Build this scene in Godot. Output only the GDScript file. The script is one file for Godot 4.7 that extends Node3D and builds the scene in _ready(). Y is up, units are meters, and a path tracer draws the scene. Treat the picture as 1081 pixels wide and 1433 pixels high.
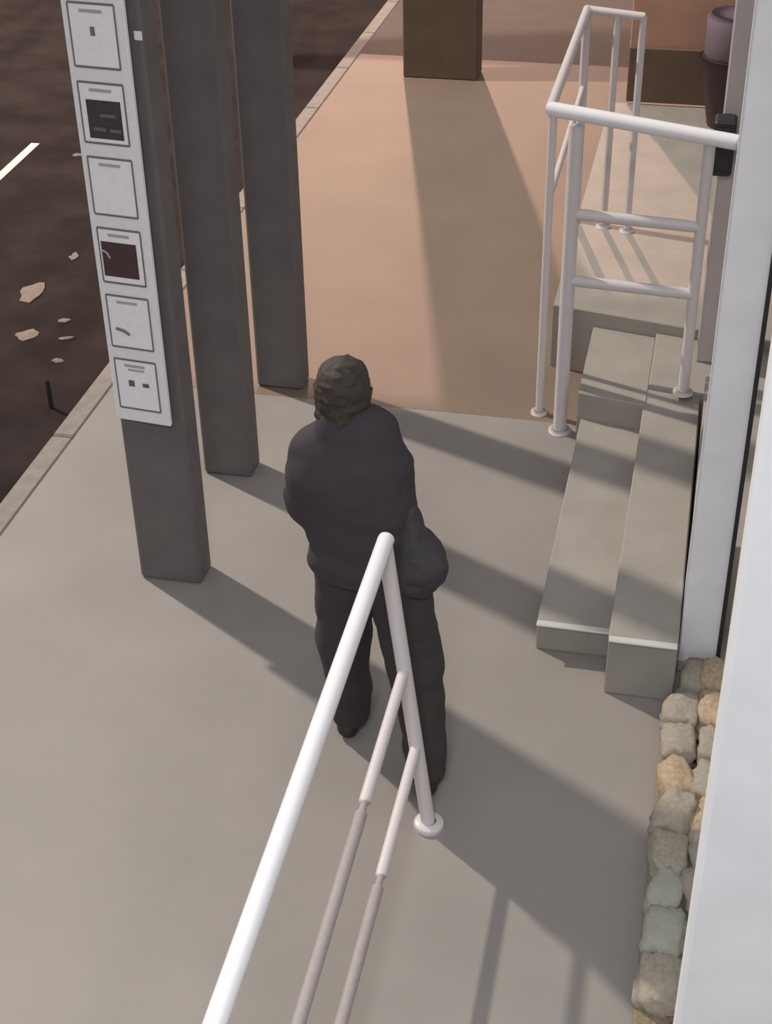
extends Node3D

var M := {}
var rng := RandomNumberGenerator.new()

# ------------------------------------------------------------------ naming
func put(o: Node3D, called: String, parent: Node = null) -> Node3D:
	o.name = called
	if parent == null:
		var k := 0
		var n := called
		while has_node(NodePath(n)):
			k += 1
			n = "%s_%03d" % [called, k]
		o.name = n
		add_child(o, true)
	else:
		var k := 0
		var n := called
		while parent.has_node(NodePath(n)):
			k += 1
			n = "%s_%03d" % [called, k]
		o.name = n
		parent.add_child(o, true)
	return o

func mesh_node(mesh: Mesh, mat: Material, called: String, parent: Node = null, at := Vector3.ZERO, turn := 0.0) -> MeshInstance3D:
	var o := MeshInstance3D.new()
	o.mesh = mesh
	o.material_override = mat
	o.cast_shadow = GeometryInstance3D.SHADOW_CASTING_SETTING_ON
	put(o, called, parent)
	o.position = at
	o.rotation.y = turn
	return o

func thing(called: String, label: String, category: String, at := Vector3.ZERO, turn := 0.0, group := "") -> Node3D:
	var o := Node3D.new()
	put(o, called)
	o.position = at
	o.rotation.y = turn
	tag(o, label, category, group)
	return o

func tag(o: Node3D, label: String, category: String, group := "") -> void:
	o.set_meta("label", label)
	o.set_meta("category", category)
	if group:
		o.set_meta("group", group)

func structure(o: Node3D, label: String, category: String) -> Node3D:
	o.set_meta("kind", "structure")
	tag(o, label, category)
	return o

# ------------------------------------------------------------------ shapes
func tri(st: SurfaceTool, a: Vector3, b: Vector3, c: Vector3, away: Vector3) -> void:
	var n := (b - a).cross(c - a)
	if n.dot(away) > 0.0:      # front faces run clockwise
		var t := b
		b = c
		c = t
	else:
		n = -n
	n = n.normalized()
	for p in [a, b, c]:
		st.set_normal(n)
		st.add_vertex(p)

func quad(st: SurfaceTool, a: Vector3, b: Vector3, c: Vector3, d: Vector3, away: Vector3) -> void:
	tri(st, a, b, c, away)
	tri(st, a, c, d, away)

func begin() -> SurfaceTool:
	var st := SurfaceTool.new()
	st.begin(Mesh.PRIMITIVE_TRIANGLES)
	return st

# a box with chamfered edges, centred on c, turned about y
func add_box(st: SurfaceTool, size: Vector3, c := Vector3.ZERO, bevel := 0.004, basis := Basis()) -> void:
	var h := size * 0.5
	var b := minf(bevel, minf(h.x, minf(h.y, h.z)) * 0.9)
	var P := func(sx: float, sy: float, sz: float, axis: int) -> Vector3:
		var v := Vector3(sx * (h.x - b), sy * (h.y - b), sz * (h.z - b))
		if axis == 0: v.x = sx * h.x
		if axis == 1: v.y = sy * h.y
		if axis == 2: v.z = sz * h.z
		return basis * v + c
	for s in [-1.0, 1.0]:
		quad(st, P.call(s, -1, -1, 0), P.call(s, 1, -1, 0), P.call(s, 1, 1, 0), P.call(s, -1, 1, 0), basis * Vector3(s, 0, 0))
		quad(st, P.call(-1, s, -1, 1), P.call(1, s, -1, 1), P.call(1, s, 1, 1), P.call(-1, s, 1, 1), basis * Vector3(0, s, 0))
		quad(st, P.call(-1, -1, s, 2), P.call(1, -1, s, 2), P.call(1, 1, s, 2), P.call(-1, 1, s, 2), basis * Vector3(0, 0, s))
		for t in [-1.0, 1.0]:
			quad(st, P.call(s, t, -1, 0), P.call(s, t, 1, 0), P.call(s, t, 1, 1), P.call(s, t, -1, 1), basis * Vector3(s, t, 0))
			quad(st, P.call(s, -1, t, 0), P.call(s, 1, t, 0), P.call(s, 1, t, 2), P.call(s, -1, t, 2), basis * Vector3(s, 0, t))
			quad(st, P.call(-1, s, t, 1), P.call(1, s, t, 1), P.call(1, s, t, 2), P.call(-1, s, t, 2), basis * Vector3(0, s, t))
			for u in [-1.0, 1.0]:
				tri(st, P.call(s, t, u, 0), P.call(s, t, u, 1), P.call(s, t, u, 2), basis * Vector3(s, t, u))

# a flat slab on the ground over a footprint of [x, z] corners, with chamfered top edges
func slab(foot: Array, height: float, bevel := 0.006) -> ArrayMesh:
	var st := begin()
	var mid := Vector3.ZERO
	for p in foot:
		mid += Vector3(p[0], 0, p[1]) / foot.size()
	var n := foot.size()
	for i in n:
		var a := Vector3(foot[i][0], 0, foot[i][1])
		var b := Vector3(foot[(i + 1) % n][0], 0, foot[(i + 1) % n][1])
		var away := (a + b) * 0.5 - mid
		var ai := a + (mid - a).normalized() * bevel + Vector3(0, height, 0)
		var bi := b + (mid - b).normalized() * bevel + Vector3(0, height, 0)
		var au := a + Vector3(0, height - bevel, 0)
		var bu := b + Vector3(0, height - bevel, 0)
		quad(st, a, b, bu, au, away)
		quad(st, au, bu, bi, ai, away + Vector3.UP)
		tri(st, mid + Vector3(0, height, 0), ai, bi, Vector3.UP)
		tri(st, mid, a, b, Vector3.DOWN)
	return st.commit()

func box(size: Vector3, c := Vector3.ZERO, bevel := 0.004, turn := 0.0) -> ArrayMesh:
	var st := begin()
	add_box(st, size, c, bevel, Basis(Vector3.UP, turn))
	return st.commit()

# a round tube along a polyline, closed with domed ends
func add_tube(st: SurfaceTool, pts: Array, r: float, seg := 20) -> void:
	var rings := []
	var n := pts.size()
	for i in n:
		var p: Vector3 = pts[i]
		var d: Vector3
		if i == 0: d = (pts[1] - p).normalized()
		elif i == n - 1: d = (p - pts[i - 1]).normalized()
		else: d = ((pts[i + 1] - p).normalized() + (p - pts[i - 1]).normalized()).normalized()
		if i == 0:
			for k in [0.0, 0.4, 0.75]:
				rings.append([p - d * r * 0.5 * (1.0 - k), d, r * sqrt(1.0 - (1.0 - k) * (1.0 - k)) if k > 0.0 else 0.001])
		rings.append([p, d, r])
		if i == n - 1:
			for k in [0.75, 0.4, 0.0]:
				rings.append([p + d * r * 0.5 * (1.0 - k), d, r * sqrt(1.0 - (1.0 - k) * (1.0 - k)) if k > 0.0 else 0.001])
	add_rings(st, rings, seg)

func add_rings(st: SurfaceTool, rings: Array, seg: int) -> void:
	var side := Vector3.ZERO
	var last := []
	for i in rings.size():
		var d: Vector3 = rings[i][1]
		if i == 0:
			side = d.cross(Vector3.UP if absf(d.y) < 0.9 else Vector3.RIGHT).normalized()
		else:
			side = (side - d * side.dot(d)).normalized()
		var up := side.cross(d)
		var ring := []
		for k in seg + 1:
			var a := TAU * k / seg
			var dir := side * cos(a) + up * sin(a)
			ring.append([rings[i][0] + dir * rings[i][2], dir])
		if i:
			for k in seg:
				var q := [last[k], ring[k], ring[k + 1], last[k], ring[k + 1], last[k + 1]]
				for f in 2:
					var a3: Array = q[f * 3]
					var b3: Array = q[f * 3 + 1]
					var c3: Array = q[f * 3 + 2]
					var away: Vector3 = a3[1] + b3[1] + c3[1]
					if (b3[0] - a3[0]).cross(c3[0] - a3[0]).dot(away) > 0.0:
						var t := b3
						b3 = c3
						c3 = t
					for v in [a3, b3, c3]:
						st.set_normal(v[1])
						st.add_vertex(v[0])
		last = ring

func tube(pts: Array, r: float, seg := 20) -> ArrayMesh:
	var st := begin()
	add_tube(st, pts, r, seg)
	return st.commit()

# a turned profile [[radius, height], ...] about the line from c along axis
func lathe(profile: Array, c: Vector3, axis := Vector3.UP, seg := 24) -> ArrayMesh:
	var st := begin()
	var rings := []
	for p in profile:
		rings.append([c + axis * p[1], axis, maxf(p[0], 0.0005)])
	add_rings(st, rings, seg)
	st.generate_normals()
	return st.commit()

# a lumpy stone: a cube-sphere pushed about by noise
func stone_mesh(size: Vector3, seed_value: int) -> ArrayMesh:
	var noise := FastNoiseLite.new()
	noise.seed = seed_value
	noise.frequency = 0.9
	var st := begin()
	st.set_smooth_group(0)
	var n := 6
	for face in 6:
		var g := []
		for i in n + 1:
			for j in n + 1:
				var u := -1.0 + 2.0 * i / n
				var v := -1.0 + 2.0 * j / n
				var p: Vector3 = [Vector3(1, u, v), Vector3(-1, u, v), Vector3(u, 1, v), Vector3(u, -1, v), Vector3(u, v, 1), Vector3(u, v, -1)][face]
				var round_p := p.normalized() * 1.25
				p = p.lerp(round_p, 0.55) * (1.0 + 0.3 * noise.get_noise_3dv(p * 1.3))
				g.append(p * size * 0.5)
		for i in n:
			for j in n:
				var a: Vector3 = g[i * (n + 1) + j]
				var b: Vector3 = g[(i + 1) * (n + 1) + j]
				var c: Vector3 = g[(i + 1) * (n + 1) + j + 1]
				var d: Vector3 = g[i * (n + 1) + j + 1]
				for t in [[a, b, c], [a, c, d]]:
					var t1: Vector3 = t[1]
					var t2: Vector3 = t[2]
					if (t1 - t[0]).cross(t2 - t[0]).dot(t[0] + t1 + t2) > 0.0:
						var s := t1
						t1 = t2
						t2 = s
					for q in [t[0], t1, t2]:
						st.add_vertex(q)
	st.index()
	st.generate_normals()
	return st.commit()

# ------------------------------------------------------------------ bodies: smooth union of tapered capsules, meshed as surface nets
# bones: [a, b, ra, rb, flat] ; flat squeezes the field along z (depth) where it is > 1
func flesh(bones: Array, cell: float, k: float, wrinkle := 0.0, wrinkle_freq := 9.0, cut := []) -> ArrayMesh:
	var lo := Vector3.INF
	var hi := -Vector3.INF
	for b in bones:
		var r: float = maxf(b[2], b[3]) + k + cell * 3.0
		for e in [b[0], b[1]]:
			lo = lo.min(e - Vector3.ONE * r)
			hi = hi.max(e + Vector3.ONE * r)
	var dim := Vector3i(((hi - lo) / cell).ceil()) + Vector3i.ONE
	var nx := dim.x
	var ny := dim.y
	var nz := dim.z
	var f := PackedFloat32Array()
	f.resize(nx * ny * nz)
	f.fill(1.0)
	for b in bones:
		var a: Vector3 = b[0]
		var e: Vector3 = b[1]
		var ra: float = b[2]
		var rb: float = b[3]
		var fl: float = b[4] if b.size() > 4 else 1.0
		var r := maxf(ra, rb) + k + cell * 2.0
		var i0 := Vector3i(((a.min(e) - Vector3.ONE * r - lo) / cell).floor()).clamp(Vector3i.ZERO, dim - Vector3i.ONE)
		var i1 := Vector3i(((a.max(e) + Vector3.ONE * r - lo) / cell).ceil()).clamp(Vector3i.ZERO, dim - Vector3i.ONE)
		var ab := e - a
		var abf := Vector3(ab.x, ab.y, ab.z * fl)
		var len2 := maxf(abf.length_squared(), 1e-9)
		for z in range(i0.z, i1.z + 1):
			for y in range(i0.y, i1.y + 1):
				var at := (z * ny + y) * nx
				for x in range(i0.x, i1.x + 1):
					var p := lo + Vector3(x, y, z) * cell - a
					p.z *= fl
					var t := clampf(p.dot(abf) / len2, 0.0, 1.0)
					var d := (p - abf * t).length() - lerpf(ra, rb, t)
					var o := f[at + x]
					var h := maxf(k - absf(d - o), 0.0) / k
					f[at + x] = minf(d, o) - h * h * k * 0.25
	if wrinkle > 0.0:
		var noise := FastNoiseLite.new()
		noise.seed = 7
		noise.frequency = wrinkle_freq
		noise.fractal_octaves = 2
		for z in nz:
			for y in ny:
				for x in nx:
					var i := (z * ny + y) * nx + x
					if absf(f[i]) < 0.05:
						var p := lo + Vector3(x, y, z) * cell
						f[i] += wrinkle * noise.get_noise_3d(p.x, p.y * 1.6, p.z)
	for c in cut:     # planes [point, normal]: what lies on the normal's side goes
		for z in nz:
			for y in ny:
				for x in nx:
					var i := (z * ny + y) * nx + x
					var p: Vector3 = lo + Vector3(x, y, z) * cell
					f[i] = maxf(f[i], (p - c[0]).dot(c[1]))
	var st := begin()
	st.set_smooth_group(0)
	var index := PackedInt32Array()
	index.resize(nx * ny * nz)
	index.fill(-1)
	var count := 0
	var corner := [Vector3i(0, 0, 0), Vector3i(1, 0, 0), Vector3i(0, 1, 0), Vector3i(1, 1, 0), Vector3i(0, 0, 1), Vector3i(1, 0, 1), Vector3i(0, 1, 1), Vector3i(1, 1, 1)]
	var off := PackedInt32Array()
	for c in corner:
		off.append((c.z * ny + c.y) * nx + c.x)
	var edges := [0, 1, 2, 3, 4, 5, 6, 7, 0, 2, 1, 3, 4, 6, 5, 7, 0, 4, 1, 5, 2, 6, 3, 7]
	for z in nz - 1:
		for y in ny - 1:
			for x in nx - 1:
				var i := (z * ny + y) * nx + x
				var inside := 0
				for c in 8:
					if f[i + off[c]] < 0.0:
						inside += 1
				if inside == 0 or inside == 8:
					continue
				var sum := Vector3.ZERO
				var m := 0
				for q in 12:
					var ca: int = edges[q * 2]
					var cb: int = edges[q * 2 + 1]
					var fa := f[i + off[ca]]
					var fb := f[i + off[cb]]
					if (fa < 0.0) != (fb < 0.0):
						sum += Vector3(corner[ca]).lerp(Vector3(corner[cb]), fa / (fa - fb))
						m += 1
				st.add_vertex(lo + (Vector3(x, y, z) + sum / m) * cell)
				index[i] = count
				count += 1
	var sx := 1
	var sy := nx
	var sz := nx * ny
	for z in range(1, nz - 1):
		for y in range(1, ny - 1):
			for x in range(1, nx - 1):
				var i := (z * ny + y) * nx + x
				var s := f[i] < 0.0
				for ax in 3:
					var step: int = [sx, sy, sz][ax]
					if (f[i + step] < 0.0) == s:
						continue
					var u: int = [sy, sz, sx][ax]
					var v: int = [sz, sx, sy][ax]
					var q := [index[i - u - v], index[i - v], index[i], index[i - u]]
					if s:
						q = [q[3], q[2], q[1], q[0]]
					for t in [0, 1, 2, 0, 2, 3]:
						st.add_index(q[t])
	st.generate_normals()
	return st.commit()

# ------------------------------------------------------------------ materials
func noise_tex(lo: Color, hi: Color, freq: float, seed_value: int, size := 512, octaves := 4) -> NoiseTexture2D:
	var n := FastNoiseLite.new()
	n.seed = seed_value
	n.frequency = freq
	n.fractal_octaves = octaves
	var t := NoiseTexture2D.new()
	t.width = size
	t.height = size
	t.seamless = true
	t.noise = n
	var g := Gradient.new()
	g.set_color(0, lo)
	g.set_color(1, hi)
	t.color_ramp = g
	return t

func plain(c: Color, rough := 0.8, metal := 0.0) -> StandardMaterial3D:
	var m := StandardMaterial3D.new()
	m.albedo_color = c
	m.roughness = rough
	m.metallic = metal
	return m

func grained(lo: Color, hi: Color, freq: float, seed_value: int, tile: float, rough := 0.85, relief := 0.0) -> StandardMaterial3D:
	var m := StandardMaterial3D.new()
	m.albedo_texture = noise_tex(lo, hi, freq, seed_value)
	m.uv1_triplanar = true
	m.uv1_world_triplanar = true
	m.uv1_scale = Vector3.ONE / tile
	m.roughness = rough
	if relief > 0.0:
		m.heightmap_enabled = true
		m.heightmap_texture = noise_tex(Color.BLACK, Color.WHITE, freq * 3.0, seed_value + 50)
		m.heightmap_scale = relief
	return m

func g8(r: int, g: int, b: int) -> Color:
	return Color8(r, g, b)

func make_materials() -> void:
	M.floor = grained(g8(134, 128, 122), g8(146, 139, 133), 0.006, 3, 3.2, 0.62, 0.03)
	M.lamp_tinted_floor = grained(g8(118, 101, 88), g8(128, 110, 96), 0.006, 4, 3.2, 0.65, 0.03)  # same pavement as the near floor, warm lamplight mixed into the colour
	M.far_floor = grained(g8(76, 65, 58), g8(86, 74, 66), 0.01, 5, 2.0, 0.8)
	M.asphalt = grained(g8(40, 35, 34), g8(60, 51, 49), 0.008, 9, 2.6, 0.95, 0.1)
	M.asphalt.metallic_specular = 0.15
	M.kerb = grained(g8(126, 118, 111), g8(144, 135, 127), 0.02, 11, 1.0, 0.8)
	M.step = grained(g8(146, 140, 132), g8(158, 152, 143), 0.01, 15, 1.6, 0.6, 0.02)
	M.nosing = plain(g8(190, 192, 186), 0.45)
	M.column = grained(g8(98, 92, 91), g8(108, 102, 100), 0.01, 21, 1.2, 0.7)
	M.brown_column = grained(g8(92, 74, 60), g8(104, 85, 70), 0.01, 23, 1.2, 0.75)
	M.brown_wall = grained(g8(186, 144, 120), g8(198, 154, 129), 0.01, 25, 1.5, 0.8)
	M.dado = grained(g8(104, 84, 68), g8(116, 94, 77), 0.01, 27, 1.5, 0.75)
	M.white_wall = grained(g8(228, 228, 230), g8(238, 238, 240), 0.01, 31, 1.5, 0.55)
	M.pier = grained(g8(176, 166, 164), g8(186, 176, 173), 0.01, 33, 1.5, 0.7)
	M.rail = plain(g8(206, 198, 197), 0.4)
	M.rail_lit = plain(g8(232, 229, 232), 0.35)  # lit copy of the rail paint; the posts and mid rails keep the shaded tone
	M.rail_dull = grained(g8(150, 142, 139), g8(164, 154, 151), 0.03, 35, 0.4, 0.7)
	M.board = grained(g8(234, 229, 231), g8(240, 236, 237), 0.02, 37, 0.5, 0.6)
	M.paper = grained(g8(238, 234, 235), g8(246, 243, 244), 0.02, 39, 0.4, 0.8)
	M.ink = plain(g8(120, 112, 113), 0.8)
	M.ink_light = plain(g8(176, 168, 169), 0.8)
	M.ink_dark = plain(g8(98, 92, 96), 0.8)
	M.photo_dark = grained(g8(60, 54, 56), g8(74, 70, 71), 0.015, 41, 0.2, 0.6)
	M.photo_line = plain(g8(106, 100, 102), 0.7)
	M.photo_red = grained(g8(72, 50, 52), g8(84, 60, 62), 0.015, 43, 0.2, 0.6)
	M.black = plain(g8(40, 38, 40), 0.6)
	M.tan_stone = grained(g8(150, 128, 100), g8(196, 176, 150), 0.03, 45, 0.35, 0.9, 0.25)
	M.grey_stone = grained(g8(140, 132, 118), g8(170, 160, 146), 0.03, 47, 0.4, 0.9, 0.2)
	M.pale_stone = grained(g8(150, 150, 138), g8(164, 164, 152), 0.03, 49, 0.4, 0.85, 0.15)
	M.soil = grained(g8(120, 106, 84), g8(150, 134, 110), 0.05, 51, 0.5, 0.95, 0.4)
	M.coat = grained(g8(56, 50, 55), g8(64, 57, 62), 0.05, 53, 0.3, 0.9, 0.05)
	M.trousers = grained(g8(54, 48, 48), g8(64, 57, 57), 0.05, 55, 0.3, 0.9, 0.05)
	M.hair = grained(g8(50, 42, 36), g8(68, 56, 46), 0.05, 57, 0.1, 0.7, 0.1)
	M.skin = plain(g8(150, 112, 92), 0.6)
	M.shoe = plain(g8(44, 40, 40), 0.5)
	M.bag = grained(g8(56, 51, 56), g8(64, 58, 63), 0.05, 59, 0.3, 0.75, 0.04)
	M.bin = plain(g8(66, 46, 48), 0.6)
	M.mauve = plain(g8(112, 96, 106), 0.6)
	M.light_blotch = grained(g8(112, 100, 90), g8(134, 122, 110), 0.05, 61, 0.3, 0.85)  # pale tone standing in for blotches of light on the street
	M.line_paint = plain(g8(210, 200, 194), 0.7)
	M.lamp_body = plain(g8(90, 92, 94), 0.5, 0.4)
	M.added_slab = grained(g8(150, 144, 138), g8(164, 158, 150), 0.01, 63, 2.0, 0.85)  # for the added blocking wall and the added soffit

func glow(c: Color, e: float) -> StandardMaterial3D:
	var m := plain(c, 0.5)
	m.emission_enabled = true
	m.emission = c
	m.emission_energy_multiplier = e
	return m

# ------------------------------------------------------------------ street lamp with its light
func street_lamp(at: Vector3, height: float, reach: Vector3, label: String, color: Color, energy: float, size: float) -> void:
	var t := thing("street_lamp", label, "street lamp", at)
	mesh_node(lathe([[0.0, 0.0], [0.16, 0.0], [0.16, 0.04], [0.09, 0.08], [0.08, 0.5], [0.055, height + 0.1], [0.0, height + 0.1]], Vector3.ZERO), M.lamp_body, "pole", t)
	mesh_node(tube([Vector3(0, height, 0), Vector3(0, height + 0.2, 0) + reach * 0.5, Vector3(0, height + 0.2, 0) + reach], 0.035), M.lamp_body, "arm", t)
	var head := Vector3(0, height + 0.17, 0) + reach
	mesh_node(box(Vector3(0.42, 0.1, 0.42), head, 0.02), M.lamp_body, "lamp_head", t)
	mesh_node(box(Vector3(0.34, 0.03, 0.34), head - Vector3(0, 0.06, 0), 0.01), glow(color, 4.0), "lamp_glass", t)
	var l := OmniLight3D.new()
	l.light_color = color
	l.light_energy = energy
	l.light_size = size
	l.omni_range = 80.0
	l.omni_attenuation = 2.0
	l.shadow_enabled = true
	l.position = head - Vector3(0, 0.06 + 0.03 + size, 0)
	l.name = "lamp_light"
	t.add_child(l, true)

func _ready() -> void:
	rng.seed = 11
	# camera
	var cam := Camera3D.new()
	cam.name = "camera"
	cam.fov = rad_to_deg(2.0 * atan(716.5 / 2093.0))
	cam.near = 0.05
	cam.far = 200.0
	cam.transform = Transform3D(Basis(Vector3(0.97685632, -0.01650009, -0.21325918), Vector3(-0.10644813, 0.82728521, -0.55160492), Vector3(0.1855277, 0.56153979, 0.80638238)).orthonormalized(), Vector3(0, 3.927, 0))
	add_child(cam)
	cam.current = true
	# sky: the dim even glow of a covered sky
	var we := WorldEnvironment.new()
	we.name = "environment"
	var env := Environment.new()
	env.background_mode = Environment.BG_SKY
	var sky := Sky.new()
	var sm := ProceduralSkyMaterial.new()
	sm.sky_top_color = Color(0.70, 0.70, 0.72)
	sm.sky_horizon_color = Color(0.70, 0.69, 0.69)
	sm.ground_bottom_color = Color(0.40, 0.38, 0.36)
	sm.ground_horizon_color = Color(0.55, 0.53, 0.51)
	sm.sun_angle_max = 1.0
	sky.sky_material = sm
	env.sky = sky
	env.background_energy_multiplier = 1.0
	env.tonemap_mode = Environment.TONE_MAPPER_LINEAR
	env.tonemap_exposure = 1.0
	env.sdfgi_enabled = true
	env.ssao_enabled = true
	env.ssil_enabled = true
	we.environment = env
	add_child(we)
	make_materials()
	# the two street lamps that cast the shadows: one across the street, one warm and far beyond the columns
	street_lamp(Vector3(-11.6, -0.12, -10.5), 11.5, Vector3(0.6, 0, 0), "tall grey street lamp with neutral light across the dark street", Color(1.0, 0.96, 0.91), 225.0, 0.22)
	street_lamp(Vector3(-6.6, -0.12, -26.0), 9.5, Vector3(0.6, 0, 0), "grey street lamp with warm light far beyond the brown column", Color(1.0, 0.80, 0.70), 238.0, 0.15)
	# unseen soffit and panel added over the viewpoint as fill for the white wall
	structure(mesh_node(box(Vector3(5.0, 0.2, 4.4), Vector3(0.2, 5.35, 0.9), 0.01), M.added_slab, "added_soffit"), "pale added soffit above the viewpoint, carries the fill lamp", "added_soffit")
	var lamp := thing("fill_lamp", "added white fill panel in the soffit above the viewpoint", "lamp", Vector3(-0.3, 5.25, 0.4))
	mesh_node(box(Vector3(1.3, 0.05, 0.75), Vector3(0, -0.025, 0), 0.01), M.lamp_body, "lamp_frame", lamp)
	mesh_node(box(Vector3(1.2, 0.02, 0.65), Vector3(0, -0.055, 0), 0.004), glow(Color(0.97, 0.98, 1.0), 2.0), "lamp_glass", lamp)
	var al := AreaLight3D.new()
	al.area_size = Vector2(1.2, 0.65)
	al.light_color = Color(0.96, 0.98, 1.0)
	al.light_energy = 19.0
	al.area_range = 60.0
	al.shadow_enabled = true
	al.rotation.x = -PI / 2
	al.position = Vector3(0, -0.075, 0)
	al.name = "fill_light"
	lamp.add_child(al, true)

	# ---------------- the ground
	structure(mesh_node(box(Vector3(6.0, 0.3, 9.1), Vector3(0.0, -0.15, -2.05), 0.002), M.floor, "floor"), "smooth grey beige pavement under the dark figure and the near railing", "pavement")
	structure(mesh_node(box(Vector3(6.0, 0.3, 5.8), Vector3(0.0, -0.15, -9.5), 0.002), M.lamp_tinted_floor, "floor"), "same pavement tinted with warm lamplight around the wide shadow of the brown column", "pavement")
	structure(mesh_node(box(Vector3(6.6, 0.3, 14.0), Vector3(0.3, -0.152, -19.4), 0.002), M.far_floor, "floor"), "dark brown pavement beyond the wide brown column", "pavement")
	structure(mesh_node(box(Vector3(14.0, 0.3, 36.0), Vector3(-10.12, -0.27, -9.0), 0.002), M.asphalt, "street_asphalt"), "dark brownish street surface left of the columns", "street")
	var kerb := thing("kerb", "pale stone kerb between the pavement and the dark street", "kerb", Vector3(-3.06, 0, 0))
	kerb.set_meta("kind", "structure")
	var ks := box(Vector3(0.12, 0.3, 0.99), Vector3(0, -0.147, 0), 0.012)
	for i in 24:
		mesh_node(ks, M.kerb, "kerb_stone", kerb, Vector3(0, rng.randf_range(-0.002, 0.002), 1.5 - i * 1.0))
	# ---------------- columns along the kerb
	for c in [
		[-2.25, -1.97, -4.93, "dark grey square column nearest the camera, carrying the white strip of notices", 5.2],
		[-2.24, -2.0, -5.80, "dark grey square column right behind the column with the notices", 5.2],
		[-2.23, -1.98, -6.68, "dark grey square column behind the dark figure, third along the kerb", 5.2]]:
		var w: float = c[1] - c[0]
		var t := thing("column", c[3], "column", Vector3((c[0] + c[1]) * 0.5, 0, c[2] - 0.075), 0.0, "dark grey columns along the kerb")
		mesh_node(box(Vector3(w, c[4], 0.15), Vector3(0, c[4] * 0.5, 0), 0.012), M.column, "shaft", t)
	var d := thing("column", "wide brown column far away at the top of the picture, standing alone", "column", Vector3(-2.205, 0, -11.975))
	mesh_node(box(Vector3(0.61, 2.62, 0.25), Vector3(0, 1.31, 0), 0.01), M.brown_column, "shaft", d)
	# unseen wall added over the wide column: its lower edge cuts off the warm lamp
	structure(mesh_node(box(Vector3(9.5, 6.0, 0.25), Vector3(-0.75, 5.62, -11.98), 0.01), M.added_slab, "wall_blocker"), "added unseen wall above the wide brown column, blocks the warm lamp", "wall")

	# ---------------- the stairs and landing
	var stairs := thing("staircase", "low grey steps rising to the right towards the white pillar", "stairs")
	mesh_node(box(Vector3(0.568, 0.14, 2.0), Vector3(-0.196, 0.07, -5.78), 0.005), M.step, "step", stairs)
	mesh_node(box(Vector3(0.266, 0.28, 2.1), Vector3(-0.047, 0.14, -5.61), 0.005), M.step, "step", stairs)
	mesh_node(box(Vector3(0.30, 0.012, 0.035), Vector3(-0.33, 0.137, -4.775), 0.004), M.nosing, "nosing", stairs)
	mesh_node(box(Vector3(0.262, 0.012, 0.035), Vector3(-0.046, 0.277, -4.555), 0.004), M.nosing, "nosing", stairs)

	# behind the steps the landing goes on, wide and shallow
	var ld := thing("landing", "pale grey stepped landing behind the steps, inside the railing", "landing")
	mesh_node(slab([[-0.50, -6.43], [-0.17, -6.36], [-0.17, -7.30], [-0.50, -7.30]], 0.285), M.step, "slab", ld)
	mesh_node(slab([[-0.168, -6.53], [1.72, -6.20], [1.72, -6.90], [-0.168, -7.20]], 0.31), M.step, "slab", ld)
	mesh_node(slab([[-0.72, -7.19], [1.80, -6.69], [1.80, -10.44], [-0.72, -10.44]], 0.37), M.step, "slab", ld)
	mesh_node(slab([[0.10, -5.06], [1.72, -5.06], [1.72, -6.19], [0.10, -6.48]], 0.42), M.step, "slab", ld)

	# back wall behind the landing
	var bw := mesh_node(box(Vector3(2.6, 3.4, 0.2), Vector3(0.69, 2.08, -10.55), 0.005), M.brown_wall, "wall_far")
	structure(bw, "brown wall with a dark lower band behind the far landing", "wall")
	mesh_node(box(Vector3(2.6, 0.38, 0.03), Vector3(0.69, 0.575, -10.435), 0.005), M.dado, "lower_band", bw)

	# ---------------- white wall, pillar and pier on the right
	var pl := thing("pillar", "white pillar at the right beside the steps, with a black seam along its edge", "pillar", Vector3(0, 0, 0))
	mesh_node(box(Vector3(0.16, 5.0, 0.25), Vector3(0.172, 2.5, -4.875), 0.006, 0.0), M.white_wall, "shaft", pl)
	mesh_node(box(Vector3(0.016, 5.0, 0.016), Vector3(0.247, 2.5, -4.745), 0.002), M.black, "seam", pl)
	mesh_node(box(Vector3(0.172, 0.07, 0.26), Vector3(0.172, 0.035, -4.873), 0.01, 0.0), M.pier, "plinth", pl)
	structure(mesh_node(box(Vector3(1.4, 6.0, 0.45), Vector3(0.855, 3.0, -2.593), 0.012, -0.045), M.white_wall, "wall_right"), "bright white wall end at the right edge, nearest the camera", "wall")
	var pier := thing("pier", "grey pier on the landing where the white handrail ends", "pillar", Vector3(0.195, 0.31, -6.90))
	mesh_node(box(Vector3(0.30, 4.5, 0.2), Vector3(0, 2.25, 0), 0.006), M.pier, "shaft", pier)

	railings()
	notices()
	small_things()
	person()

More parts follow.
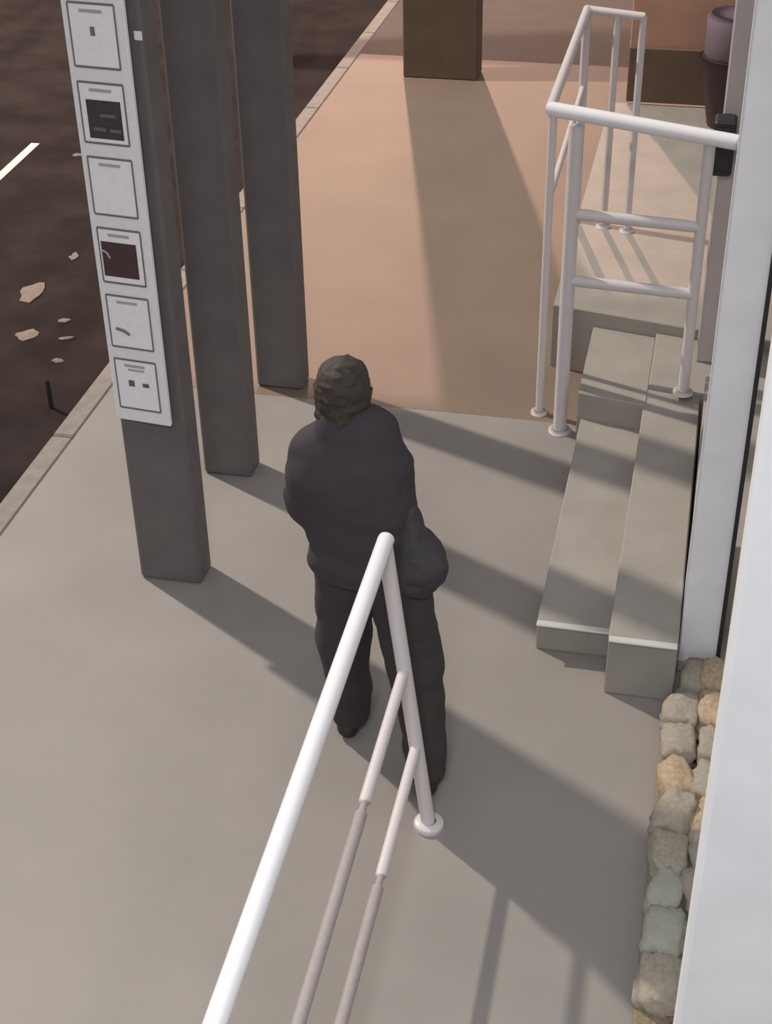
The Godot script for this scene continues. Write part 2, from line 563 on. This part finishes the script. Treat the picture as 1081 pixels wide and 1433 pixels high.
func railings() -> void:
	# the far railing round the stairs
	var t := thing("railing", "white tubular railing around the steps and landing at upper right", "railing")
	var hr := 1.60
	var L := Vector3(-0.73, hr, -6.69)
	var Rr := Vector3(0.11, hr, -6.40)
	mesh_node(tube([L, Rr], 0.034), M.rail_lit, "handrail", t)
	mesh_node(tube([L, Vector3(-0.73, hr, -8.31)], 0.024), M.rail, "side_handrail", t)
	mesh_node(tube([Vector3(-0.73, hr, -8.31), Vector3(-0.42, hr, -8.22)], 0.022), M.rail, "end_handrail", t)
	for p in [[Vector3(-0.715, 0, -6.68), hr, 0.02], [Vector3(-0.59, 0, -6.52), hr - 0.02, 0.034], [Vector3(0.0, 0.31, -6.47), hr, 0.026],
			[Vector3(-0.73, 0, -8.31), hr, 0.024], [Vector3(-0.56, 0.37, -8.26), hr, 0.02], [Vector3(-0.42, 0.37, -8.22), hr, 0.02]]:
		var b: Vector3 = p[0]
		var post := mesh_node(tube([b, Vector3(b.x, p[1], b.z)], p[2]), M.rail, "post", t)
		mesh_node(lathe([[0.0, 0.0], [p[2] + 0.022, 0.0], [p[2] + 0.022, 0.012], [p[2] + 0.004, 0.022], [p[2], 0.022]], b), M.rail, "base_flange", post)
	for h in [1.17, 0.835]:
		mesh_node(tube([Vector3(-0.59, h, -6.52), Vector3(0.0, h, -6.47)], 0.027), M.rail, "mid_rail", t)
	for h in [1.17]:
		mesh_node(tube([Vector3(-0.715, h, -6.7), Vector3(-0.73, h, -8.31)], 0.016), M.rail, "side_rail", t)
	# the near railing
	var n := thing("railing", "white tubular railing in the foreground, leaning post with a round base plate", "railing")
	var top := Vector3(-0.868, 1.2, -3.765)
	var foot := Vector3(-0.722, 0.0, -3.72)
	var along := Vector3(0.013, 0, 1.0)
	mesh_node(tube([top, top + along * 3.0], 0.027, 24), M.rail_lit, "handrail", n)
	var post := mesh_node(tube([foot, top - Vector3(0, 0.01, 0) + along * 0.02], 0.0255, 24), M.rail, "post", n)
	mesh_node(lathe([[0.0, 0.0], [0.052, 0.0], [0.054, 0.006], [0.054, 0.018], [0.048, 0.024], [0.0265, 0.026]], foot), M.rail, "base_flange", post)
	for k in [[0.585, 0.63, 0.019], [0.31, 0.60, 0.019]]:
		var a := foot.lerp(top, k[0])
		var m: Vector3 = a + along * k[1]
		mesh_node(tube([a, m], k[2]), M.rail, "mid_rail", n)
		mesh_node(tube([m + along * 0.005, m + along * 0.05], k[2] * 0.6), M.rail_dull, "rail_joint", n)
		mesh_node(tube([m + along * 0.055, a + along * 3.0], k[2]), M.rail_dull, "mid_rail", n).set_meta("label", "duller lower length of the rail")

func notices() -> void:
	var turn := -0.10
	var c := Vector3(-2.125, 0, -4.895)
	var b := thing("notice_board", "long narrow white board fixed to the nearest dark column", "board", c, turn)
	mesh_node(box(Vector3(0.24, 2.6, 0.02), Vector3(0, 0.835 + 1.3, 0), 0.003), M.board, "panel", b)
	var said := [
		"framed white notice with a small dark mark, topmost on the board",
		"framed notice with a dark grey picture, second from the top",
		"plain framed white notice below the dark grey picture",
		"framed notice with a dark maroon picture",
		"framed white notice with a dark smudge at lower left",
		"framed white notice with two small dark marks, lowest on the board"]
	for i in 6:
		var h := 2.395 - i * 0.2775
		var nt := thing("printed_notice", said[i], "notice", c + Vector3(0, h, 0), turn, "framed notices on the white board")
		var w := 0.178
		var hh := 0.222
		mesh_node(box(Vector3(w, hh, 0.002), Vector3(-0.005, 0, 0.0112), 0.0005), M.paper, "sheet", nt)
		var f := begin()
		for s in [-1.0, 1.0]:
			add_box(f, Vector3(w, 0.008, 0.003), Vector3(-0.005, s * hh * 0.5, 0.0125), 0.0005)
			add_box(f, Vector3(0.006, hh, 0.003), Vector3(-0.005 + s * w * 0.5, 0, 0.0125), 0.0005)
		mesh_node(f.commit(), M.ink, "frame", nt)
		var hd := begin()
		add_box(hd, Vector3(0.088, 0.012, 0.002), Vector3(-0.008, hh * 0.5 - 0.026, 0.0128), 0.0004)
		if i == 5:
			add_box(hd, Vector3(0.07, 0.010, 0.002), Vector3(-0.004, hh * 0.5 - 0.044, 0.0128), 0.0004)
		mesh_node(hd.commit(), M.ink_light, "heading", nt)
		if i == 0:
			mesh_node(box(Vector3(0.018, 0.032, 0.002), Vector3(-0.008, 0.016, 0.0128), 0.0008), M.ink, "printed_mark", nt)
		if i == 1:
			mesh_node(box(Vector3(0.136, 0.142, 0.003), Vector3(-0.002, -0.022, 0.0128), 0.0005), M.photo_dark, "picture", nt)
			for q in [[0.012, -0.006, 0.06], [-0.026, -0.058, 0.05], [0.036, -0.06, 0.046]]:
				mesh_node(box(Vector3(q[2], 0.012, 0.001), Vector3(q[0], q[1], 0.0148), 0.0003), M.photo_line, "picture_line", nt)
		if i == 3:
			mesh_node(box(Vector3(0.146, 0.142, 0.003), Vector3(-0.012, -0.014, 0.0128), 0.0005), M.photo_red, "picture", nt)
			mesh_node(tube([Vector3(-0.082, 0.02, 0.0145), Vector3(-0.064, 0.012, 0.0145), Vector3(-0.054, -0.008, 0.0145)], 0.004, 8), M.ink_light, "picture_mark", nt)
		if i == 4:
			mesh_node(tube([Vector3(-0.065, -0.03, 0.016), Vector3(-0.035, -0.035, 0.016), Vector3(-0.012, -0.05, 0.016)], 0.0055, 8), M.ink, "printed_mark", nt)
		if i == 5:
			for q in [[-0.03, 0.006, 0.026, 0.028], [0.032, 0.004, 0.028, 0.018]]:
				mesh_node(box(Vector3(q[2], q[3], 0.002), Vector3(q[0], q[1], 0.0128), 0.0008), M.ink_dark, "printed_mark", nt)
	tag(mesh_node(box(Vector3(0.030, 0.032, 0.004), Vector3(-1.985, 2.39, -4.926), 0.002), M.board, "small_tag"), "tiny pale tag stuck high on the nearest dark column", "tag")

func small_things() -> void:
	# stones along the foot of the white wall
	var s := thing("stone_edging", "row of rough tan stones along the foot of the white wall", "stone edging", Vector3(0.0, 0, 0))
	mesh_node(box(Vector3(0.11, 0.05, 1.60), Vector3(0.11, 0.025, -3.74), 0.01), M.soil, "bed", s)
	var shapes := []
	for i in 5:
		shapes.append(stone_mesh(Vector3(0.13, 0.11, 0.19), 70 + i))
	for row in 2:
		for i in (9 if row == 0 else 7):
			var z := -4.60 + i * 0.185 + rng.randf_range(-0.02, 0.02)
			var near: bool = i > 6
			var m: Material = [M.tan_stone, M.tan_stone, M.grey_stone][rng.randi() % 3] if near else [M.grey_stone, M.grey_stone, M.tan_stone][rng.randi() % 3]
			if row == 0 and (i == 6 or i == 7):
				m = M.pale_stone
			var st := mesh_node(shapes[rng.randi() % 5], m, "stone", s, Vector3((0.17 if i == 0 and row == 0 else 0.125) + row * 0.125, 0.07 + rng.randf_range(-0.01, 0.015), z), rng.randf_range(-0.3, 0.3) + (PI if rng.randf() > 0.5 else 0.0))
			st.scale = Vector3(rng.randf_range(0.85, 1.1), rng.randf_range(0.8, 1.15), rng.randf_range(0.85, 1.05))
	# bin on the landing
	var b := thing("waste_bin", "dark tapered bin with a mauve bag on top, far upper right", "bin", Vector3(0.085, 0.37, -10.1))
	mesh_node(lathe([[0.0, 0.0], [0.12, 0.0], [0.125, 0.01], [0.20, 0.42], [0.215, 0.43], [0.215, 0.47], [0.19, 0.47], [0.0, 0.46]], Vector3.ZERO), M.bin, "body", b)
	mesh_node(lathe([[0.17, 0.46], [0.19, 0.49], [0.185, 0.62], [0.19, 0.72], [0.165, 0.75], [0.06, 0.735], [0.0, 0.73]], Vector3.ZERO), M.mauve, "bag", b)
	# switch box on the pier
	var w := thing("wall_box", "small black box on the grey pier beside the handrail end", "box", Vector3(0.06, 1.46, -6.74))
	mesh_node(box(Vector3(0.10, 0.26, 0.12), Vector3.ZERO, 0.012), M.black, "case", w)
	mesh_node(box(Vector3(0.07, 0.2, 0.012), Vector3(0, 0, 0.062), 0.004), M.black, "cover", w)
	# on the street
	var lm := mesh_node(box(Vector3(0.07, 0.006, 1.9), Vector3(0, 0.003, 0), 0.002), M.line_paint, "road_marking", null, Vector3(-5.02, -0.12, -9.25), 0.02)
	lm.set_meta("kind", "structure")
	tag(lm, "short white painted line on the dark street at far left", "road marking")
	tag(mesh_node(tube([Vector3(-3.33, -0.12, -6.45), Vector3(-3.33, 0.04, -6.45)], 0.012, 10), M.black, "iron_stake"), "thin black stake standing in the street near the kerb", "stake")
	var spots := [[45, -4.01, -7.76, 0.16, 0.3, "largest pale painted light blotch on the dark street"],
		[1, -3.80, -7.21, 0.15, 0.16, "pale painted light blotch at the left edge of the picture"],
		[2, -3.95, -8.30, 0.07, 0.12, "pale painted light blotch beside the maroon notice"],
		[3, -3.66, -7.43, 0.08, 0.06, "small pale painted light blotch beside the notice with the smudge"],
		[4, -3.56, -7.22, 0.10, 0.05, "thin pale painted light blotch left of the lowest notice"],
		[5, -3.50, -6.95, 0.07, 0.05, "small pale painted light blotch nearest the thin black stake"],
		[6, -4.62, -10.02, 0.10, 0.06, "small pale painted light blotch far along the street by the board"]]
	for q in spots:  # flat pale pieces that paint the light blotches onto the asphalt
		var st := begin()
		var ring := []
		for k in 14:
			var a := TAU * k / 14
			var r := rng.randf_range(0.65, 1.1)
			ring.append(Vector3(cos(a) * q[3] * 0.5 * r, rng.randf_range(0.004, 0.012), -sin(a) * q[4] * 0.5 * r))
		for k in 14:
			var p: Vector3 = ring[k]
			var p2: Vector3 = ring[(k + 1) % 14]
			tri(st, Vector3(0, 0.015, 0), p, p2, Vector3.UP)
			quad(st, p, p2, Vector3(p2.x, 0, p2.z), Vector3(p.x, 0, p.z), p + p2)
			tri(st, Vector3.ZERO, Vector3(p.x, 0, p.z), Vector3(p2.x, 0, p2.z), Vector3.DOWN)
		tag(mesh_node(st.commit(), M.light_blotch, "light_blotch_patch", null, Vector3(q[1], -0.12, q[2]), 0.2), q[5], "light_blotch", "pale painted light blotches on the street")

func hand(wrist: Vector3, dir: Vector3, palm_out: Vector3, side: float) -> Array:
	# bones of a relaxed hand: palm, four unequal bent fingers, a thumb from the side of the palm
	var across := dir.cross(palm_out).normalized() * side
	var out := [[wrist, wrist + dir * 0.05, 0.024, 0.022]]
	var lens := [0.072, 0.08, 0.075, 0.058]
	for i in 4:
		var o := (1.5 - i) * 0.019
		var k0 := wrist + dir * 0.09 + across * o
		out.append([wrist + dir * 0.03 + across * o * 0.8, k0, 0.013, 0.011])
		var k1: Vector3 = k0 + (dir * 0.85 - palm_out * 0.5).normalized() * lens[i] * 0.45
		var k2: Vector3 = k1 + (dir * 0.45 - palm_out * 0.9).normalized() * lens[i] * 0.32
		var k3: Vector3 = k2 + (dir * 0.1 - palm_out).normalized() * lens[i] * 0.23
		out.append([k0, k1, 0.010, 0.009])
		out.append([k1, k2, 0.009, 0.0085])
		out.append([k2, k3, 0.0085, 0.007])
	var t0 := wrist + dir * 0.025 + across * 0.022
	var t1 := t0 + (dir * 0.7 + across * 0.8 - palm_out * 0.3).normalized() * 0.042
	var t2 := t1 + (dir * 0.9 + across * 0.2 - palm_out * 0.5).normalized() * 0.03
	out.append([t0, t1, 0.014, 0.011])
	out.append([t1, t2, 0.011, 0.008])
	return out

func person() -> void:
	var t := thing("person", "person in dark coat and wide dark trousers walking away beside the foreground railing", "person")
	var hipL := Vector3(-1.075, 0.90, -4.04)
	var hipR := Vector3(-0.90, 0.90, -4.02)
	var kneeL := Vector3(-1.115, 0.48, -4.12)
	var kneeR := Vector3(-0.82, 0.48, -4.00)
	var ankL := Vector3(-1.115, 0.09, -4.17)
	var ankR := Vector3(-0.765, 0.09, -3.92)
	var pelvis := Vector3(-0.975, 0.96, -4.03)
	var chest := Vector3(-1.04, 1.27, -4.03)
	var neck := Vector3(-1.06, 1.42, -4.04)
	var head := Vector3(-1.063, 1.56, -4.06)
	var shL := Vector3(-1.155, 1.325, -4.03)
	var shR := Vector3(-0.965, 1.43, -4.03)
	var elL := Vector3(-1.21, 1.12, -4.06)
	var elR := Vector3(-0.915, 1.15, -4.0)
	var wrL := Vector3(-1.14, 1.0, -4.24)
	var wrR := Vector3(-0.86, 0.96, -4.10)
	# body: one surface
	var bones := [
		[pelvis + Vector3(-0.06, 0, 0), pelvis + Vector3(0.06, 0, 0), 0.10, 0.10], [pelvis, chest, 0.115, 0.13, 1.25],
		[chest + Vector3(-0.07, 0.03, 0), chest + Vector3(0.07, 0.03, 0), 0.11, 0.11, 1.2], [shL, shR, 0.055, 0.055],
		[neck - Vector3(0, 0.05, 0), head - Vector3(0, 0.05, 0), 0.06, 0.055],
		[head + Vector3(0, 0.03, 0.012), head + Vector3(0, -0.045, -0.03), 0.082, 0.058],
		[head + Vector3(0, -0.075, -0.07), head + Vector3(0, -0.06, -0.045), 0.026, 0.04],
		[head + Vector3(0, 0.005, -0.088), head + Vector3(0, -0.028, -0.102), 0.009, 0.014],
		[head + Vector3(-0.076, -0.02, 0.0), head + Vector3(-0.078, 0.015, 0.005), 0.011, 0.013],
		[head + Vector3(0.076, -0.02, 0.0), head + Vector3(0.078, 0.015, 0.005), 0.011, 0.013],
		[shL, elL, 0.05, 0.04], [elL, wrL, 0.038, 0.026], [shR, elR, 0.05, 0.04], [elR, wrR, 0.038, 0.026],
		[hipL, kneeL, 0.085, 0.056], [kneeL, ankL, 0.055, 0.035], [hipR, kneeR, 0.085, 0.056], [kneeR, ankR, 0.055, 0.035],
		[ankL + Vector3(0, -0.045, 0.02), ankL + Vector3(0.01, -0.055, -0.13), 0.03, 0.026], [ankR + Vector3(0, -0.045, 0.02), ankR + Vector3(0.0, -0.055, -0.13), 0.03, 0.026]]
	mesh_node(flesh(bones, 0.012, 0.03), M.skin, "body", t)
	# hands
	var dl := (wrL - elL).normalized()
	var dr := (wrR - elR).normalized()
	mesh_node(flesh(hand(wrL, (dl + Vector3(0.3, 0, 0)).normalized(), Vector3(0, 0.3, 1).normalized(), 1.0), 0.004, 0.008), M.skin, "hand", t)
	mesh_node(flesh(hand(wrR, (dr + Vector3(0, -0.5, 0)).normalized(), Vector3(1, 0.1, 0).normalized(), 1.0), 0.004, 0.008), M.skin, "hand", t)
	# face details on the far side of the head
	for s in [-1.0, 1.0]:
		mesh_node(lathe([[0.0, -0.006], [0.008, -0.005], [0.012, 0.0], [0.008, 0.005], [0.0, 0.006]], head + Vector3(s * 0.032, 0.008, -0.082)), M.black, "eye", t)
	mesh_node(tube([head + Vector3(-0.022, -0.062, -0.094), head + Vector3(0, -0.06, -0.100), head + Vector3(0.022, -0.062, -0.094)], 0.005, 8), plain(g8(120, 70, 64)), "mouth", t)
	# hair: full at the back, falling to the collar, open over the face
	var hair := [
		[head + Vector3(0, 0.036, 0.012), head + Vector3(0, 0.03, -0.01), 0.084, 0.078],
		[head + Vector3(0, 0.01, 0.03), head + Vector3(0.004, -0.14, 0.04), 0.078, 0.074],
		[head + Vector3(-0.045, 0.0, 0.02), head + Vector3(-0.052, -0.13, 0.025), 0.045, 0.04],
		[head + Vector3(0.045, 0.0, 0.02), head + Vector3(0.05, -0.12, 0.025), 0.045, 0.038]]
	mesh_node(flesh(hair, 0.006, 0.03, 0.008, 22.0, [[head + Vector3(0, 0.045, -0.06), Vector3(0, -0.55, -0.83).normalized()]]), M.hair, "hair", t)
	# coat
	var coat := [
		[pelvis + Vector3(-0.075, 0.02, 0), pelvis + Vector3(0.05, 0.02, 0), 0.135, 0.135, 1.15],
		[pelvis + Vector3(-0.05, 0, 0), chest + Vector3(-0.04, 0, 0), 0.15, 0.165, 1.2], [pelvis + Vector3(0.03, 0, 0), chest + Vector3(0.04, 0, 0), 0.14, 0.16, 1.2],
		[chest + Vector3(-0.08, 0.01, 0), chest + Vector3(0.06, 0.05, 0), 0.125, 0.125, 1.15],
		[shL + Vector3(0.01, -0.01, 0), shR + Vector3(-0.01, -0.01, 0), 0.072, 0.072],
		[neck + Vector3(0, -0.06, 0), neck + Vector3(0, 0.03, 0.01), 0.10, 0.086],
		[shL, elL, 0.075, 0.07], [elL, wrL, 0.07, 0.05], [shR, elR, 0.075, 0.068], [elR, wrR, 0.066, 0.05],
		[pelvis + Vector3(-0.10, -0.05, 0.0), pelvis + Vector3(0.08, -0.06, 0.0), 0.12, 0.125, 1.1]]
	mesh_node(flesh(coat, 0.010, 0.05, 0.012, 5.0, [[wrL + dl * 0.0, dl], [Vector3(0, 0.86, 0), Vector3(0.0, -1, 0)]]), M.coat, "coat", t)
	# trousers: wide legs
	var tr := [
		[pelvis + Vector3(-0.07, -0.02, 0), pelvis + Vector3(0.07, -0.02, 0), 0.12, 0.12, 1.1],
		[hipL, kneeL, 0.115, 0.100], [kneeL, ankL + Vector3(0.0, 0.0, 0), 0.098, 0.078],
		[hipR, kneeR, 0.115, 0.098], [kneeR, ankR, 0.096, 0.075]]
	mesh_node(flesh(tr, 0.010, 0.025, 0.012, 4.0, [[Vector3(0, 0.05, 0), Vector3(0, -1, 0)]]), M.trousers, "trousers", t)
	for a in [[ankL, Vector3(0.012, 0, -1.0)], [ankR, Vector3(-0.04, 0, -1.0)]]:
		var an: Vector3 = a[0]
		var f: Vector3 = a[1].normalized()
		var base := Vector3(an.x, 0.0, an.z)
		var sh := [[base + Vector3(0, 0.042, 0) - f * -0.0 + f * -0.045, base + Vector3(0, 0.040, 0) + f * 0.10, 0.042, 0.045],
			[base + Vector3(0, 0.036, 0) + f * 0.10, base + Vector3(0, 0.03, 0) + f * 0.17, 0.045, 0.034],
			[base + Vector3(0, 0.05, 0), base + Vector3(0, 0.10, 0), 0.045, 0.045]]
		mesh_node(flesh(sh, 0.007, 0.02, 0.0, 1.0, [[Vector3(0, 0.002, 0), Vector3(0, -1, 0)]]), M.shoe, "shoe", t)
	# the bag hanging at the right hip
	var bg := thing("shoulder_bag", "slouchy dark bag hanging at the person's right hip", "bag", Vector3(-0.80, 0.85, -3.99))
	var bag := [[Vector3(-0.04, 0.30, 0.0), Vector3(-0.03, 0.12, 0.0), 0.03, 0.09, 1.0], [Vector3(-0.04, 0.10, -0.07), Vector3(0.015, 0.13, 0.04), 0.085, 0.085], [Vector3(-0.055, 0.05, -0.06), Vector3(-0.02, 0.06, 0.03), 0.07, 0.07]]
	mesh_node(flesh(bag, 0.008, 0.05, 0.01, 9.0), M.bag, "pouch", bg)
	mesh_node(tube([Vector3(-0.03, 0.28, 0.0), Vector3(-0.06, 0.40, 0.02), Vector3(-0.115, 0.50, 0.05), Vector3(-0.17, 0.60, 0.0), Vector3(-0.14, 0.54, -0.10), Vector3(-0.08, 0.42, -0.11), Vector3(-0.04, 0.28, -0.02)], 0.009, 10), M.bag, "strap", bg)
